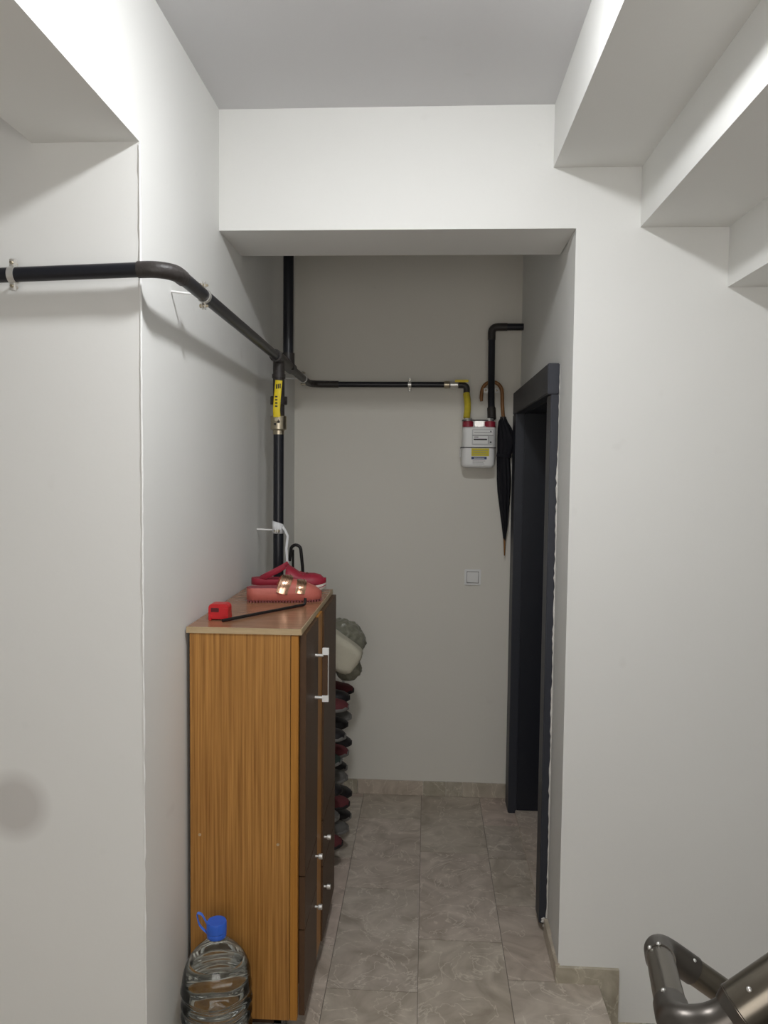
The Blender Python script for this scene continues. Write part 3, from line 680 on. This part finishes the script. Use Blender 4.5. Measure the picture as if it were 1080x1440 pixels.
# ------------------------------------------------------------------ water bottle
bc = (-.540, 1.945, .0)
n_before = set(bpy.data.objects)
wb = thing('water_bottle', 'large clear water bottle with blue cap on the floor before the cabinet', 'bottle', bc)
prof = [(.03, .004), (.075, .001), (.088, .012)]
z = .03
body = []
while z < .262:
    body.append((.0905 + .0032 * math.sin(z * 2 * math.pi / .036), z)); z += .0045
prof += body + [(.0905, .272), (.0885, .295), (.083, .315), (.073, .335), (.058, .354), (.042, .369), (.030, .380), (.0225, .392), (.0215, .403)]
bm = bmesh.new(); lathe(bm, prof, bc, 56, cap=False)
# hollows of the grip and slanted waves pressed into the shoulder
for v in bm.verts:
    x, y, zz = v.co.x - bc[0], v.co.y - bc[1], v.co.z; a = math.atan2(y, x)
    if .13 < zz < .36:
        k = 1 + .014 * math.sin(5 * a + zz * 60) * (1 - abs(zz - .245) / .115)
        v.co.x = bc[0] + x * k; v.co.y = bc[1] + y * k
obj('bottle_shell', bm, M['pet'], wb, smooth=True)
bm = bmesh.new(); wp = [(r - .0022, z) for r, z in prof if .0 < z < .345]; wp[0] = (.02, .006)
lathe(bm, wp, bc, 56)
for v in bm.verts:
    x, y, zz = v.co.x - bc[0], v.co.y - bc[1], v.co.z; a = math.atan2(y, x)
    if .13 < zz < .34:
        k = 1 + .014 * math.sin(5 * a + zz * 60) * (1 - abs(zz - .245) / .115); v.co.x = bc[0] + x * k; v.co.y = bc[1] + y * k
obj('water', bm, M['water'], wb, smooth=60)
cp = Lt('cap', M['cap'], wb, [(.0245, .391), (.0255, .393), (.0255, .402), (.0245, .404), (.0262, .406), (.0262, .427), (.0245, .431)], bc); cp['label'] = 'blue screw cap'
bm = bmesh.new(); sweep(bm, roundpath([(bc[0] - .0255, bc[1], .398), (bc[0] - .046, bc[1] - .004, .420), (bc[0] - .052, bc[1] - .006, .454), (bc[0] - .040, bc[1] + .0, .448), (bc[0] - .024, bc[1] + .016, .402)], .012, 4), 1, 8, flat=(.0045, .0012, (0, 1, .2)))
obj('carry_loop', bm, M['loop'], wb, smooth=50)

for q in set(bpy.data.objects) - n_before - {wb}:
    for v_ in q.data.vertices: v_.co.z *= 1.036
# ------------------------------------------------------------------ handrail
hr = thing('handrail', 'dark bronze tubular handrail turning at the stair landing, bottom right', 'handrail', (.5, 1.0, 0))
Ap = Vector((.358, 1.15, .930)); Bp = Vector((.2975, .88, 1.003)); Cp = Vector((.343, .88, 1.007)); dn = Vector((1, 0, -.68)).normalized(); upv = Vector((1, 0, .80)).normalized()
T('connecting_rail', M['rail'], hr, [Ap.lerp(Bp, .12), Ap.lerp(Bp, .82)], .0195, 28)
T('lower_rail', M['rail'], hr, [Ap + dn * .04, Ap + dn * 1.4], .0195, 28)
T('upper_rail', M['rail'], hr, [Cp + upv * .032, Cp + upv * .9], .0280, 32)
T('elbow', M['railjoint'], hr, roundpath([Ap.lerp(Bp, .22), Ap, Ap + dn * .065], .035, 8), .0212, 28)
T('elbow', M['railjoint'], hr, roundpath([Ap.lerp(Bp, .80), Bp, Cp, Cp + upv * .04], .028, 8), .0212, 28)
T('sleeve', M['railjoint'], hr, [Cp + upv * .020, Cp + upv * .034], [.0225, .0285], 32)
T('newel_post', M['rail'], hr, [(.52, .88, -.0), (.52, .88, 1.13)], .019, 20)
T('newel_post', M['rail'], hr, [(.66, 1.15, -rise + .015), (.66, 1.15, .727)], .019, 20)
T('post_foot', M['railjoint'], hr, [(.52, .88, 0), (.52, .88, .012)], .035, 20)
def screw(p, nrm): p = Vector(p); nrm = Vector(nrm).normalized(); T('screw', M['chrome'], hr, [p, p + nrm * .0012, p + nrm * .003], [.0032, .0032, .0016], 10)
for q in ((.20, -.6, .6), (.20, -.15, 1), (.80, -.4, .8)):
    p = Ap.lerp(Bp, q[0]); nrm = Vector((q[1], 0, q[2])).normalized(); screw(p + nrm * .0215, nrm)
screw(Ap + dn * .06 + Vector((.1, -.45, .85)).normalized() * .0215, (.1, -.45, .85))
screw(Cp + upv * .05 + Vector((-.3, -.5, .8)).normalized() * .028, (-.3, -.5, .8))
